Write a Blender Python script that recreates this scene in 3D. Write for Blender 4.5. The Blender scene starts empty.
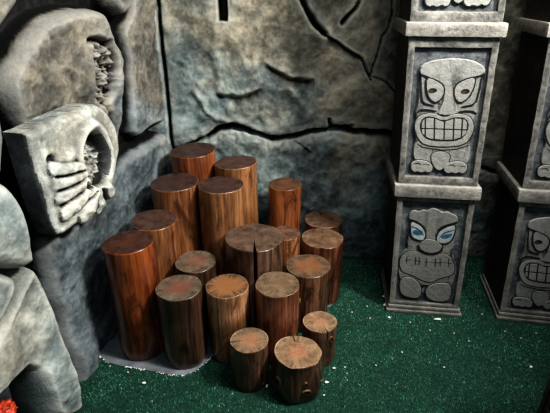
import bpy, bmesh, math, random
import numpy as np
from mathutils import Vector, Matrix

random.seed(7)
scene = bpy.context.scene
COL = scene.collection

# ------------------------------------------------------------------ camera
F = 450.0
PITCH = math.radians(25.6)
CAMH = 1.5
cp, sp = math.cos(PITCH), math.sin(PITCH)
cam_d = bpy.data.cameras.new('camera')
cam_d.sensor_width = 36.0
cam_d.lens = 36.0 * F / 550.0
cam_d.clip_start = 0.02
cam = bpy.data.objects.new('camera', cam_d)
COL.objects.link(cam)
cam.location = (0, 0, CAMH)
cam.rotation_euler = (math.radians(90) - PITCH, 0, 0)
scene.camera = cam

# measured sight lines -> places in the room (used to lay out the plan)
def ray(px, py):
    r = (px - 275) / F
    u = -(py - 206.5) / F
    return np.array([r, cp + sp * u, -sp + cp * u])
EYE = np.array([0, 0, CAMH])
def on_y(px, py, Y):
    d = ray(px, py)
    return EYE + d * (Y / d[1])
def on_floor(px, py, z=0.0):
    d = ray(px, py)
    return EYE + d * ((z - CAMH) / d[2])

# room plan
YB = 2.385                                   # back wall
W1 = np.array([-0.575, YB]); W0 = np.array([-0.845, 1.39])
LD = (W0 - W1) / np.linalg.norm(W0 - W1)     # along the left wall, from the corner to the viewer
LN = np.array([-LD[1], LD[0]])               # into the room
def on_left(px, py, off=0.0):
    d = ray(px, py)
    t = (np.dot(W1, LN) + off) / np.dot(d[:2], LN)
    P = EYE + d * t
    return (float(np.dot(P[:2] - W1, LD)), float(P[2]))

# ------------------------------------------------------------------ object helpers
def tag(o, label=None, cat=None, group=None, kind=None):
    if label: o['label'] = label
    if cat: o['category'] = cat
    if group: o['group'] = group
    if kind: o['kind'] = kind
    return o

def empty(name, loc=(0, 0, 0), rot=(0, 0, 0)):
    o = bpy.data.objects.new(name, None)
    o.empty_display_size = 0.05
    o.location = loc
    o.rotation_euler = rot
    COL.objects.link(o)
    return o

def mesh_obj(name, verts, faces, mat, parent=None, smooth=True, attrs=None, loc=None, sharp=None):
    me = bpy.data.meshes.new(name)
    me.from_pydata([tuple(map(float, v)) for v in verts], [], [tuple(int(i) for i in f) for f in faces])
    me.validate()
    if attrs:
        for k, arr in attrs.items():
            if len(arr) == len(me.vertices):
                a = me.attributes.new(k, 'FLOAT', 'POINT')
                a.data.foreach_set('value', np.asarray(arr, dtype=np.float32))
    if smooth:
        me.polygons.foreach_set('use_smooth', [True] * len(me.polygons))
        if sharp: me.set_sharp_from_angle(angle=math.radians(sharp))
    me.materials.append(mat)
    o = bpy.data.objects.new(name, me)
    COL.objects.link(o)
    if parent is not None: o.parent = parent
    if loc is not None: o.location = loc
    return o

def bm_obj(name, bm, mat, parent=None, smooth=True, sharp=35):
    bmesh.ops.recalc_face_normals(bm, faces=bm.faces)
    me = bpy.data.meshes.new(name)
    bm.to_mesh(me); bm.free()
    if smooth:
        me.polygons.foreach_set('use_smooth', [True] * len(me.polygons))
        if sharp: me.set_sharp_from_angle(angle=math.radians(sharp))
    me.materials.append(mat)
    o = bpy.data.objects.new(name, me)
    COL.objects.link(o)
    if parent is not None: o.parent = parent
    return o

# ------------------------------------------------------------------ noise and 2-D distance helpers
def vnoise(x, y, seed):
    rng = np.random.RandomState(seed)
    G = rng.rand(64, 64)
    xi = np.floor(x).astype(int); yi = np.floor(y).astype(int)
    fx = x - xi; fy = y - yi
    fx = fx * fx * fx * (fx * (fx * 6 - 15) + 10); fy = fy * fy * fy * (fy * (fy * 6 - 15) + 10)
    a = G[xi % 64, yi % 64]; b = G[(xi + 1) % 64, yi % 64]
    c = G[xi % 64, (yi + 1) % 64]; d = G[(xi + 1) % 64, (yi + 1) % 64]
    return (a * (1 - fx) + b * fx) * (1 - fy) + (c * (1 - fx) + d * fx) * fy - 0.5
def fbm(x, y, scale, octv, seed, gain=0.5):
    r = 0; amp = 1.0; f = scale
    for k in range(octv):
        r = r + amp * vnoise(x * f + 3.1 * k, y * f - 1.7 * k + 40, seed + k)
        amp *= gain; f *= 2.03
    return r
def sstep(a, b, x):
    t = np.clip((x - a) / (b - a), 0, 1)
    return t * t * (3 - 2 * t)
def seg_dist(x, y, p, q):
    px, py = p; qx, qy = q
    dx, dy = qx - px, qy - py
    L = dx * dx + dy * dy + 1e-12
    t = np.clip(((x - px) * dx + (y - py) * dy) / L, 0, 1)
    return np.hypot(x - px - t * dx, y - py - t * dy), t
def line_dist(x, y, pts):
    d = np.full_like(x, 9.0)
    for p, q in zip(pts[:-1], pts[1:]):
        d = np.minimum(d, seg_dist(x, y, p, q)[0])
    return d
def poly_sdf(x, y, pts):          # positive inside
    d = np.full_like(x, 9.0); ins = np.zeros(x.shape, bool)
    n = len(pts)
    for i in range(n):
        p = pts[i]; q = pts[(i + 1) % n]
        d = np.minimum(d, seg_dist(x, y, p, q)[0])
        if p[1] != q[1]:
            c = ((p[1] > y) != (q[1] > y)) & (x < (q[0] - p[0]) * (y - p[1]) / (q[1] - p[1]) + p[0])
            ins ^= c
    return np.where(ins, d, -d)
def smooth_poly(pts, it=2):
    for _ in range(it):
        out = []
        n = len(pts)
        for i in range(n):
            p = pts[i]; q = pts[(i + 1) % n]
            out.append((p[0] * .75 + q[0] * .25, p[1] * .75 + q[1] * .25))
            out.append((p[0] * .25 + q[0] * .75, p[1] * .25 + q[1] * .75))
        pts = out
    return pts
def blur(h, r):
    def b1(a, ax):
        pad = [(0, 0)] * 2; pad[ax] = (r, r)
        c = np.cumsum(np.pad(a, pad, mode='edge'), axis=ax)
        c = np.concatenate([np.zeros_like(np.take(c, [0], axis=ax)), c], axis=ax)
        n = a.shape[ax]; w = 2 * r + 1
        return (np.take(c, range(w, w + n), axis=ax) - np.take(c, range(0, n), axis=ax)) / w
    for _ in range(2):
        h = b1(b1(h, 0), 1)
    return h

def height_sheet(name, O, U, V, N, s0, s1, t0, t1, cell, hfun, mat, parent=None, soft=False):
    ns = int((s1 - s0) / cell) + 1; nt = int((t1 - t0) / cell) + 1
    S, T = np.meshgrid(np.linspace(s0, s1, ns), np.linspace(t0, t1, nt), indexing='ij')
    h = hfun(S, T)
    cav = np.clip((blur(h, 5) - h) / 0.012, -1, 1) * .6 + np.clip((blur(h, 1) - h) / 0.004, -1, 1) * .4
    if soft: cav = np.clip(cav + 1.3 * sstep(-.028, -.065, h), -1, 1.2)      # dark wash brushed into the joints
    P = O + S[..., None] * U + T[..., None] * V + h[..., None] * N
    idx = np.arange(ns * nt).reshape(ns, nt)
    f = np.stack([idx[:-1, :-1], idx[1:, :-1], idx[1:, 1:], idx[:-1, 1:]], -1).reshape(-1, 4)
    n = np.cross(U, V)
    if np.dot(n, N) < 0: f = f[:, ::-1]
    return mesh_obj(name, P.reshape(-1, 3), f, mat, parent, True, {'cavity': cav.ravel()})

def relief(name, O, U, V, N, poly, hfun, cell, depth, mat, parent=None, origin=None, sharp=50):
    """a stone with the outline poly in the plane (O,U,V); hfun(S,T,inside distance) lifts its face along N, the flanks run back by depth"""
    xs = [p[0] for p in poly]; ys = [p[1] for p in poly]
    a0, b0 = min(xs) - 2 * cell, min(ys) - 2 * cell
    ns = int((max(xs) - a0) / cell) + 4; nt = int((max(ys) - b0) / cell) + 4
    S, T = np.meshgrid(a0 + cell * np.arange(ns), b0 + cell * np.arange(nt), indexing='ij')
    D = poly_sdf(S, T, poly)
    g0, g1 = np.gradient(D, cell)
    gl = np.hypot(g0, g1) + 1e-6
    g0 /= gl; g1 /= gl
    ok = D > -0.75 * cell
    quad = ok[:-1, :-1] & ok[1:, :-1] & ok[1:, 1:] & ok[:-1, 1:]
    out = (D < 0) & ok
    S = np.where(out, S - D * g0, S); T = np.where(out, T - D * g1, T)
    Dp = np.maximum(poly_sdf(S, T, poly), 0)
    h = hfun(S, T, Dp)
    cav = np.clip((blur(h, 4) - h) / 0.010, -1, 1) * sstep(0, .03, Dp)
    P = O + S[..., None] * U + T[..., None] * V + h[..., None] * N
    B = O + S[..., None] * U + T[..., None] * V - depth * N
    remap = -np.ones((ns, nt), int)
    used = np.zeros((ns, nt), bool)
    used[:-1, :-1] |= quad; used[1:, :-1] |= quad; used[1:, 1:] |= quad; used[:-1, 1:] |= quad
    remap[used] = np.arange(used.sum())
    verts = list(P[used]); cv = list(cav[used])
    flip = np.dot(np.cross(U, V), N) < 0
    faces = []; edges = {}
    for i, j in zip(*np.nonzero(quad)):
        q = [remap[i, j], remap[i + 1, j], remap[i + 1, j + 1], remap[i, j + 1]]
        faces.append(q[::-1] if flip else q)
        for k in range(4):
            e = (q[k], q[(k + 1) % 4])
            if (e[1], e[0]) in edges: del edges[(e[1], e[0])]
            else: edges[e] = 1
    Bv = B[used]
    bmap = {}
    for a, b in edges:
        for k in (a, b):
            if k not in bmap:
                bmap[k] = len(verts); verts.append(Bv[k]); cv.append(0.0)
    for a, b in edges:
        q = [b, a, bmap[a], bmap[b]]
        faces.append(q[::-1] if flip else q)
    verts = np.array(verts)
    loc = None
    if origin is not None:
        verts = verts - np.array(origin); loc = origin
    return mesh_obj(name, verts, faces, mat, parent, True, {'cavity': cv}, loc, sharp)

# ------------------------------------------------------------------ materials
def new_mat(name):
    m = bpy.data.materials.new(name); m.use_nodes = True
    nt = m.node_tree
    b = nt.nodes['Principled BSDF']
    return m, nt, b
def N_(nt, typ, **kw):
    n = nt.nodes.new(typ)
    for k, v in kw.items():
        if k in n.inputs.keys() if hasattr(n.inputs, 'keys') else False: n.inputs[k].default_value = v
        else: setattr(n, k, v)
    return n
def noise(nt, vec, scale, detail=4, rough=.6, dist=0):
    n = nt.nodes.new('ShaderNodeTexNoise')
    n.inputs['Scale'].default_value = scale; n.inputs['Detail'].default_value = detail
    n.inputs['Roughness'].default_value = rough; n.inputs['Distortion'].default_value = dist
    if vec is not None: nt.links.new(vec, n.inputs['Vector'])
    return n.outputs['Fac']
def ramp(nt, fac, stops, interp='LINEAR'):
    n = nt.nodes.new('ShaderNodeValToRGB')
    n.color_ramp.interpolation = interp
    el = n.color_ramp.elements
    while len(el) > 1: el.remove(el[-1])
    for k, (p, c) in enumerate(stops):
        e = el[0] if k == 0 else el.new(p)
        e.position = p
        e.color = (*c, 1) if not isinstance(c, (int, float)) else (c, c, c, 1)
    nt.links.new(fac, n.inputs['Fac'])
    return n.outputs['Color']
def mixc(nt, fac, a, b, mode='MIX'):
    n = nt.nodes.new('ShaderNodeMix'); n.data_type = 'RGBA'; n.blend_type = mode
    for sock, v in ((n.inputs[0], fac), (n.inputs[6], a), (n.inputs[7], b)):
        if isinstance(v, bpy.types.NodeSocket): nt.links.new(v, sock)
        elif isinstance(v, (int, float)): sock.default_value = v
        else: sock.default_value = (*v, 1)
    return n.outputs[2]
def mth(nt, op, a, b=None, c=None, clamp=False):
    n = nt.nodes.new('ShaderNodeMath'); n.operation = op; n.use_clamp = clamp
    for k, v in enumerate((a, b, c)):
        if v is None: continue
        if isinstance(v, bpy.types.NodeSocket): nt.links.new(v, n.inputs[k])
        else: n.inputs[k].default_value = v
    return n.outputs[0]
def coords(nt, kind='Object'):
    return nt.nodes.new('ShaderNodeTexCoord').outputs[kind]
def mapping(nt, vec, scale=(1, 1, 1), loc=(0, 0, 0)):
    n = nt.nodes.new('ShaderNodeMapping')
    n.inputs['Scale'].default_value = scale; n.inputs['Location'].default_value = loc
    nt.links.new(vec, n.inputs['Vector'])
    return n.outputs[0]
def bump(nt, b, h, strength, dist=0.01):
    n = nt.nodes.new('ShaderNodeBump')
    n.inputs['Strength'].default_value = strength; n.inputs['Distance'].default_value = dist
    nt.links.new(h, n.inputs['Height']); nt.links.new(n.outputs[0], b.inputs['Normal'])

def stone_mat(name, dark, mid, light, tintA=None, tintB=None, wash=1.0, rough=.78, scale=1.0, zgrad=None, spots=0.0, use_cav=True):
    """faux rock: blotchy paint, dark wash in the hollows, dry-brushed ridges"""
    m, nt, b = new_mat(name)
    co = coords(nt)
    n1 = noise(nt, co, 3.2 * scale, 6, .62, .6)
    n2 = noise(nt, co, 14 * scale, 5, .65, .3)
    n3 = noise(nt, co, 70 * scale, 3, .6)
    f = mth(nt, 'ADD', mth(nt, 'MULTIPLY', n1, .52), mth(nt, 'ADD', mth(nt, 'MULTIPLY', n2, .36), mth(nt, 'MULTIPLY', n3, .13)))
    col = ramp(nt, f, [(.37, dark), (.49, mid), (.60, light), (.70, tuple(min(1, c * 1.6) for c in light))])
    db = noise(nt, mapping(nt, co, (1, 1, 1.2), (7, 3, 1)), 4.0 * scale, 8, .70, .7)
    col = mixc(nt, ramp(nt, db, [(.52, 0.0), (.66, .55)]), col, tuple(min(1, c * 1.45) for c in light))
    col = mixc(nt, ramp(nt, db, [(.33, .6), (.47, 0.0)]), col, tuple(c * .8 for c in dark))
    if tintA:
        t = noise(nt, mapping(nt, co, (1, 1, 1), (5, 2, 9)), 2.3 * scale, 4, .6, .5)
        if zgrad:
            sx = nt.nodes.new('ShaderNodeSeparateXYZ'); nt.links.new(co, sx.inputs[0])
            g = mth(nt, 'ADD', mth(nt, 'MULTIPLY', sx.outputs[2], zgrad[0]), mth(nt, 'ADD', mth(nt, 'MULTIPLY', sx.outputs[0], zgrad[1]), zgrad[2]))
            t = mth(nt, 'ADD', mth(nt, 'MULTIPLY', mth(nt, 'SUBTRACT', t, .5), 1.6), g)
        tc = ramp(nt, t, [(.36, tintA), (.64, tintB)])
        col = mixc(nt, 1.0, col, tc, 'MULTIPLY')
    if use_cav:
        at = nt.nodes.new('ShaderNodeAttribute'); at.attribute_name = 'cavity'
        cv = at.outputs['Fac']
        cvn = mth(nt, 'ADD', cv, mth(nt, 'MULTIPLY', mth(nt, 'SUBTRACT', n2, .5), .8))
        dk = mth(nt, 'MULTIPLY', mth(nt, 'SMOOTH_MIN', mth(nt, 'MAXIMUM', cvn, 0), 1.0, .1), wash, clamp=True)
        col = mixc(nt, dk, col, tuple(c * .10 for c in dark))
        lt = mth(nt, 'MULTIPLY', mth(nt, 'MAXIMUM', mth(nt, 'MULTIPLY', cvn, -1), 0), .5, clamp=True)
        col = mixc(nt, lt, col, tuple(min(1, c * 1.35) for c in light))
    else:
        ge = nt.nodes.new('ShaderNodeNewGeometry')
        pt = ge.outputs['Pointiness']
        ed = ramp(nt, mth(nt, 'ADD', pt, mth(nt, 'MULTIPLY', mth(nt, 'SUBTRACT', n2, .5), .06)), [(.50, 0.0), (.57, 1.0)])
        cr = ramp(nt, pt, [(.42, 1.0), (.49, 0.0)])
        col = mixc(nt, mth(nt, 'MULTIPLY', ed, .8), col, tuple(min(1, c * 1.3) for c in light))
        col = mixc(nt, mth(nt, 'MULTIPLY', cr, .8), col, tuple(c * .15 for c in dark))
    if spots:
        sp_ = noise(nt, co, 160, 2, .5)
        col = mixc(nt, ramp(nt, sp_, [(.70, 0.0), (.75, spots)]), col, (.75, .75, .72))
    nt.links.new(col, b.inputs['Base Color'])
    b.inputs['Roughness'].default_value = rough
    b.inputs['Specular IOR Level'].default_value = .35
    bh = mth(nt, 'ADD', mth(nt, 'MULTIPLY', n2, .7), mth(nt, 'MULTIPLY', n3, .35))
    bump(nt, b, bh, .6, .010)
    return m

def plain_mat(name, col, rough=.6, var=.3, scale=40, spec=.4, emit=None):
    m, nt, b = new_mat(name)
    co = coords(nt)
    n = noise(nt, co, scale, 4, .6)
    c = ramp(nt, n, [(.3, tuple(x * (1 - var) for x in col)), (.7, tuple(min(1, x * (1 + var)) for x in col))])
    nt.links.new(c, b.inputs['Base Color'])
    b.inputs['Roughness'].default_value = rough
    b.inputs['Specular IOR Level'].default_value = spec
    bump(nt, b, n, .3, .004)
    return m

def wood_side_mat(name, dark, mid, light, rough=.38, seed=0.0, shade_top=0.0):
    m, nt, b = new_mat(name)
    co = mapping(nt, coords(nt), (1, 1, 1), (seed * 3.1, seed * 1.7, seed))
    st = noise(nt, mapping(nt, co, (55, 55, 2.2)), 1.0, 5, .65, .8)
    fine = noise(nt, mapping(nt, co, (170, 170, 9)), 1.0, 3, .6)
    big = noise(nt, mapping(nt, co, (6, 6, 2.2)), 1.0, 4, .6, .8)
    f = mth(nt, 'ADD', mth(nt, 'MULTIPLY', st, .45), mth(nt, 'ADD', mth(nt, 'MULTIPLY', big, .42), mth(nt, 'MULTIPLY', fine, .13)))
    col = ramp(nt, f, [(.39, dark), (.49, mid), (.59, light)])
    stain = ramp(nt, noise(nt, mapping(nt, co, (13, 13, 4)), 1.0, 5, .7, 1.2), [(.52, 0.0), (.66, .8)])
    col = mixc(nt, stain, col, tuple(c * .35 for c in dark))
    nt.links.new(col, b.inputs['Base Color'])
    b.inputs['Roughness'].default_value = rough
    b.inputs['Specular IOR Level'].default_value = .45
    b.inputs['Coat Weight'].default_value = .45; b.inputs['Coat Roughness'].default_value = .22
    bump(nt, b, f, .5, .006)
    return m

def wood_top_mat(name, R, outer, heart, hr=.5, hs=.9, rim=(.45, .38, .30), seed=0.0, rough=.42):
    """sawn end grain: object origin on the pith"""
    m, nt, b = new_mat(name)
    co = coords(nt)
    sx = nt.nodes.new('ShaderNodeSeparateXYZ'); nt.links.new(co, sx.inputs[0])
    x, y = sx.outputs[0], sx.outputs[1]
    wob = noise(nt, mapping(nt, co, (1, 1, 1), (seed, seed * 2, 0)), 14, 3, .6)
    r0 = mth(nt, 'SQRT', mth(nt, 'ADD', mth(nt, 'MULTIPLY', x, x), mth(nt, 'MULTIPLY', y, y)))
    r = mth(nt, 'DIVIDE', r0, R)
    ang = mth(nt, 'ARCTAN2', y, x)
    cmb = nt.nodes.new('ShaderNodeCombineXYZ')
    nt.links.new(mth(nt, 'COSINE', ang), cmb.inputs[0]); nt.links.new(mth(nt, 'SINE', ang), cmb.inputs[1])
    nt.links.new(mth(nt, 'MULTIPLY', r, .25), cmb.inputs[2])
    ray_n = noise(nt, mapping(nt, cmb.outputs[0], (1, 1, 1), (seed * 5, 1, seed)), 7.0, 5, .7)
    blot = noise(nt, mapping(nt, co, (1, 1, 1), (seed, 7, 3)), 22, 5, .65, .5)
    rw = mth(nt, 'ADD', r, mth(nt, 'ADD', mth(nt, 'MULTIPLY', mth(nt, 'SUBTRACT', ray_n, .5), 1.8), mth(nt, 'MULTIPLY', mth(nt, 'SUBTRACT', wob, .5), .5)))
    hm = ramp(nt, rw, [(max(.02, hr - .22), hs), (hr - .02, hs * .55), (hr + .06, 0.0)])
    oc = ramp(nt, blot, [(.30, tuple(c * .42 for c in outer)), (.5, outer), (.68, tuple(min(1, c * 1.5) for c in outer))])
    col = mixc(nt, hm, oc, heart)
    rings = mth(nt, 'SINE', mth(nt, 'MULTIPLY', mth(nt, 'ADD', r, mth(nt, 'MULTIPLY', wob, .35)), 62.0))
    col = mixc(nt, mth(nt, 'MULTIPLY', mth(nt, 'ADD', rings, 1), .13), col, tuple(c * .35 for c in outer))
    dk = ramp(nt, ray_n, [(.55, 0.0), (.66, .8)])
    edge_zone = ramp(nt, r, [(.45, 0.0), (.8, 1.0)])
    col = mixc(nt, mth(nt, 'MULTIPLY', dk, edge_zone), col, tuple(c * .2 for c in outer))
    rimf = ramp(nt, r, [(.935, 0.0), (.965, .8)])  # pale ring paints in the lacquer highlight along the sawn edge
    col = mixc(nt, mth(nt, 'MULTIPLY', rimf, ramp(nt, wob, [(.35, .2), (.6, 1.0)])), col, rim)
    nt.links.new(col, b.inputs['Base Color'])
    b.inputs['Roughness'].default_value = rough
    b.inputs['Specular IOR Level'].default_value = .4
    bump(nt, b, mth(nt, 'ADD', mth(nt, 'MULTIPLY', ray_n, .6), mth(nt, 'MULTIPLY', rings, .12)), .4, .004)
    return m

M = {}
M['wall_back'] = stone_mat('back_rock', (.055, .066, .068), (.165, .180, .175), (.36, .37, .34), (.72, .86, .92), (1.0, .88, .74), 1.0, .75, 1.0, zgrad=(.55, .28, -.05))
M['wall_left'] = stone_mat('left_rock', (.045, .050, .053), (.125, .136, .138), (.285, .292, .283), (.78, .90, 1.0), (1.0, .88, .75), 1.0, .72, 1.0, zgrad=(.75, 0, -.15))
M['boulder'] = stone_mat('boulder_rock', (.13, .14, .14), (.27, .285, .275), (.45, .455, .43), (.86, .97, 1.0), (1.0, .95, .86), .9, .8, 1.4)
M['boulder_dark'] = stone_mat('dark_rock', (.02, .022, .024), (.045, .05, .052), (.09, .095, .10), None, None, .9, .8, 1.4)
M['block_side'] = stone_mat('block_side_shaded', (.030, .033, .035), (.075, .080, .082), (.15, .155, .155), None, None, .8, .8, 2.0)
M['carved'] = stone_mat('carved_rock', (.13, .135, .13), (.31, .315, .295), (.60, .595, .56), (.9, .98, 1.0), (1.0, .96, .90), 1.3, .72, 2.0)
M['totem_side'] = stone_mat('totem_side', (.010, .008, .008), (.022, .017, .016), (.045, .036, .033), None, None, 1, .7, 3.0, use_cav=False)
M['pillar'] = stone_mat('pillar_stone', (.034, .036, .036), (.095, .096, .091), (.24, .233, .214), None, None, 1, .7, 3.0, use_cav=False)
M['collar'] = stone_mat('collar_stone', (.060, .060, .055), (.150, .145, .132), (.31, .297, .272), None, None, 1, .7, 3.0, use_cav=False)
M['panel'] = stone_mat('panel_stone', (.030, .036, .043), (.075, .084, .094), (.16, .17, .175), None, None, 1, .6, 3.5, use_cav=False)
M['tiki'] = stone_mat('tiki_relief_stone', (.048, .054, .055), (.115, .121, .119), (.25, .25, .237), None, None, 1, .65, 3.5, use_cav=False)
M['tiki_dark'] = stone_mat('shaded_relief_stone', (.034, .038, .039), (.085, .090, .089), (.19, .19, .18), None, None, 1, .65, 3.5, use_cav=False)  # relief stone darkened, painting in the light's falloff near the foot
M['groove'] = plain_mat('black_groove_paint', (.010, .011, .012), .7, .3)
M['pupil'] = plain_mat('dull_red_paint', (.085, .036, .030), .5, .3)
M['blue'] = plain_mat('blue_paint', (.045, .13, .21), .5, .3)
M['eye_pale'] = plain_mat('pale_eye_paint', (.34, .38, .39), .6, .3)
M['chip'] = plain_mat('white_chip', (.80, .80, .77), .7, .1)
M['dark_wood'] = wood_side_mat('dark_brown_wood', (.030, .018, .015), (.060, .036, .030), (.095, .060, .048), .5, 3.3)
M['knot'] = plain_mat('dark_knot', (.028, .016, .010), .6, .4)
M['knot_rim'] = plain_mat('knot_rim', (.16, .085, .045), .45, .4)
M['slit'] = plain_mat('black_slot', (.004, .004, .005), .9, .2)

# ------------------------------------------------------------------ floor
PAD = [on_floor(*p)[:2] for p in [(94, 352), (106, 362), (119, 366), (135, 368.5), (148, 371), (166, 374.5), (184, 376), (196, 371), (207, 362)]]
PAD = [(-0.80, 1.60)] + [tuple(p) for p in PAD] + [(-.26, 1.60), (-.10, 1.72), (.10, 1.86), (.20, 1.885), (.29, 1.905), (.350, 2.0), (.372, 2.25), (.38, YB - .01), (-.56, YB - .01)]
def floor_mat():
    m, nt, b = new_mat('green_turf_backing')
    co = coords(nt)
    n = noise(nt, co, 60, 4, .6); n2 = noise(nt, co, 5, 4, .6)
    c = ramp(nt, n, [(.3, (.004, .022, .014)), (.7, (.012, .075, .045))])
    c = mixc(nt, mth(nt, 'MULTIPLY', n2, .5), c, (.006, .04, .03))
    nt.links.new(c, b.inputs['Base Color']); b.inputs['Roughness'].default_value = .9
    bump(nt, b, n, .6, .006)
    return m
fl = mesh_obj('floor', [(-1.6, .2, 0), (2.6, .2, 0), (2.6, YB + .2, 0), (-1.6, YB + .2, 0)], [(0, 1, 2, 3)], floor_mat(), smooth=False)
tag(fl, 'green artificial turf carpet', None, None, 'structure')

def pad_mat():
    m, nt, b = new_mat('bare_grey_floor')
    co = coords(nt)
    n = noise(nt, co, 9, 5, .6); n3 = noise(nt, co, 70, 3, .6)
    c = ramp(nt, n, [(.3, (.10, .115, .13)), (.7, (.27, .29, .32))])
    nt.links.new(c, b.inputs['Base Color']); b.inputs['Roughness'].default_value = .35
    bump(nt, b, n3, .3, .003)
    return m
bm = bmesh.new()
pb = [bm.verts.new((x, y, .0005)) for x, y in PAD]; ptv = [bm.verts.new((x, y, .004)) for x, y in PAD]
bm.faces.new(ptv)
for i in range(len(PAD)):
    j = (i + 1) % len(PAD)
    bm.faces.new((pb[i], pb[j], ptv[j], ptv[i]))
pad = bm_obj('trim_1', bm, pad_mat(), smooth=False)
tag(pad, 'smooth grey bare floor patch under the logs', None, None, 'structure')
# frayed pale edge where the turf was cut
ed = np.array([PAD[i] for i in range(1, 11)])
bm = bmesh.new()
rng = random.Random(3)
def crumb_bm(bm, x, y, z, r, rng):
    s = bmesh.ops.create_icosphere(bm, subdivisions=1, radius=r)
    a = rng.uniform(0, 6.28); kx, ky, kz = rng.uniform(.7, 1.5), rng.uniform(.5, 1), rng.uniform(.35, .6)
    for v in s['verts']:
        q = v.co * rng.uniform(.8, 1.2)
        X, Y_, Z = q.x * kx, q.y * ky, q.z * kz
        v.co = (x + X * math.cos(a) - Y_ * math.sin(a), y + X * math.sin(a) + Y_ * math.cos(a), z + Z + r * .3)
for a_, b_ in zip(ed[:-1], ed[1:]):
    L_ = np.linalg.norm(b_ - a_)
    for k in range(int(L_ / .004)):
        t = (k + rng.random()) / (L_ / .004)
        q = a_ + (b_ - a_) * t
        if rng.random() < .5 + .5 * math.sin(k * .16 + 40 * q[0]) :
            crumb_bm(bm, q[0] + rng.uniform(-.003, .003), q[1] - .002 + rng.uniform(-.004, .003), .004, rng.uniform(.0015, .0042), rng)
fr = bm_obj('frayed_edge', bm, M['chip'], smooth=False)
fr.parent = pad
tag(fr, 'crumbly white cut edge of the turf')

# ------------------------------------------------------------------ back wall
UX = np.array([1., 0, 0]); UZ = np.array([0, 0, 1.]); NB = np.array([0, -1., 0])
OB = np.array([0, YB, 0.])
def bk(*pts):
    return [(float(p[0]), float(p[2])) for p in (on_y(x, y, YB) for x, y in pts)]
crease = bk((140, 150), (178, 151), (203, 140), (216, 133), (230, 130), (251, 133), (274, 139), (290, 138), (301, 136), (315, 132), (328, 130), (342, 131), (355, 134), (387, 136), (400, 139), (440, 158), (480, 170), (500, 174), (550, 172), (640, 180))
cr_up = [(-.8, crease[0][1])] + crease + [(3.0, crease[-1][1])]
crackA = bk((298, -12), (303, 0), (310, 14), (317, 27), (325, 33))
crackA2 = bk((322, 32), (342, 45), (352, 52), (360, 60), (365, 70), (370, 82))
crackB = bk((360, -10), (357, 4), (352, 15), (344, 24))
crackC = bk((369, 78), (374, 66), (380, 50), (386, 35), (392, 15), (396, -10))
crackD = bk((369, 78), (385, 84), (398, 95), (410, 120))
crackE = bk((262, 66), (272, 73), (287, 79), (300, 83), (315, 85))
crackF = bk((213, 99), (225, 101), (240, 99), (252, 96), (265, 92))
ridgeG = bk((196, 96), (202, 102), (208, 112), (215, 119), (228, 126))
ridgeH = bk((292, 90), (302, 100), (308, 112), (305, 120))
crackI = bk((290, 140), (300, 146), (308, 152), (316, 155))
crackJ = bk((330, 120), (331, 126), (340, 129), (352, 128))
slot = bk((217, -6), (226, -6), (226.5, 21), (217.5, 21))
def back_h(S, T):
    wx = .022 * fbm(S, T, 11, 3, 11, .4); wz = .022 * fbm(S, T, 11, 3, 17, .4)
    s, t = S + wx, T + wz
    h = .034 * fbm(S, T, 3.0, 5, 5) + .009 * fbm(S, T, 20, 4, 9) - .014
    # lower rock: rounded shoulder under the crease
    cz = np.interp(s, [p[0] for p in cr_up], [p[1] for p in cr_up])
    below = cz - t
    h = h + np.where(below > 0, -.045 * np.exp(-below / .035) - .004, -.030 * np.exp(below / .018))
    wid = .006 + .012 * np.clip(np.interp(s, [-.45, -.3, -.1, .1, .3, .6, .8], [.15, .9, .6, .9, .5, 1.0, .3]), 0, 1.2)
    h -= .10 * np.exp(-(np.abs(below) / wid) ** 4)
    # scalloped light patches along the lower shoulder
    h += .012 * np.exp(-((below - .05) / .035) ** 2) * np.abs(fbm(s, t, 16, 2, 31)) * 3
    def step(pts, amp, decay, sharp=.006):
        nonlocal h
        xs = [p[0] for p in pts]; c = np.interp(s, xs, [p[1] for p in pts])
        win = sstep(xs[0], xs[0] + .05, s) * (1 - sstep(xs[-1] - .05, xs[-1], s))
        d = t - c
        h = h + amp * win * np.where(d > 0, np.exp(-d / decay), 0) * sstep(0, sharp, d) - amp * .55 * win * np.exp(-(np.minimum(d, 0) / .045) ** 2) * (1 - sstep(0, sharp, d))
    def carve(pts, w, dep, rim=0.0, pw=2):
        nonlocal h
        d = line_dist(s, t, pts)
        h = h - dep * np.exp(-(d / w) ** pw)
        if rim: h = h + rim * np.exp(-((d - 2.2 * w) / (1.3 * w)) ** 2)
    carve(crackA, .013, .085, .004, 4); carve(crackA2, .0045, .04, .004); carve(crackB, .009, .06, .003, 4)
    carve(crackC, .0045, .030); carve(crackD, .004, .02)
    step(crackE, .024, .09, .034); step(crackF, .022, .10, .034); step(crackI, .012, .03); step(crackA2, .020, .05)
    carve(crackJ, .009, .05, .0, 4)
    d = line_dist(s, t, ridgeG); h += .016 * np.exp(-(d / .02) ** 2)
    d = line_dist(s, t, ridgeH); h += .012 * np.exp(-(d / .022) ** 2)
    # right: the bay between the pillars is a rock of its own
    h -= .05 * sstep(.62, .72, s) * sstep(.0, .3, t - cz + .3) * .3
    h -= .05 * np.exp(-((S + .572) / .008) ** 2)
    # square slot
    sd = poly_sdf(S, T, slot)
    h -= .09 * sstep(-.003, .004, sd)
    return np.minimum(h, .018)
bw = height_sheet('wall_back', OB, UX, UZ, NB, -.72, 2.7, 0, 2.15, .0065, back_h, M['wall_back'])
tag(bw, None, None, None, 'structure')

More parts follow.
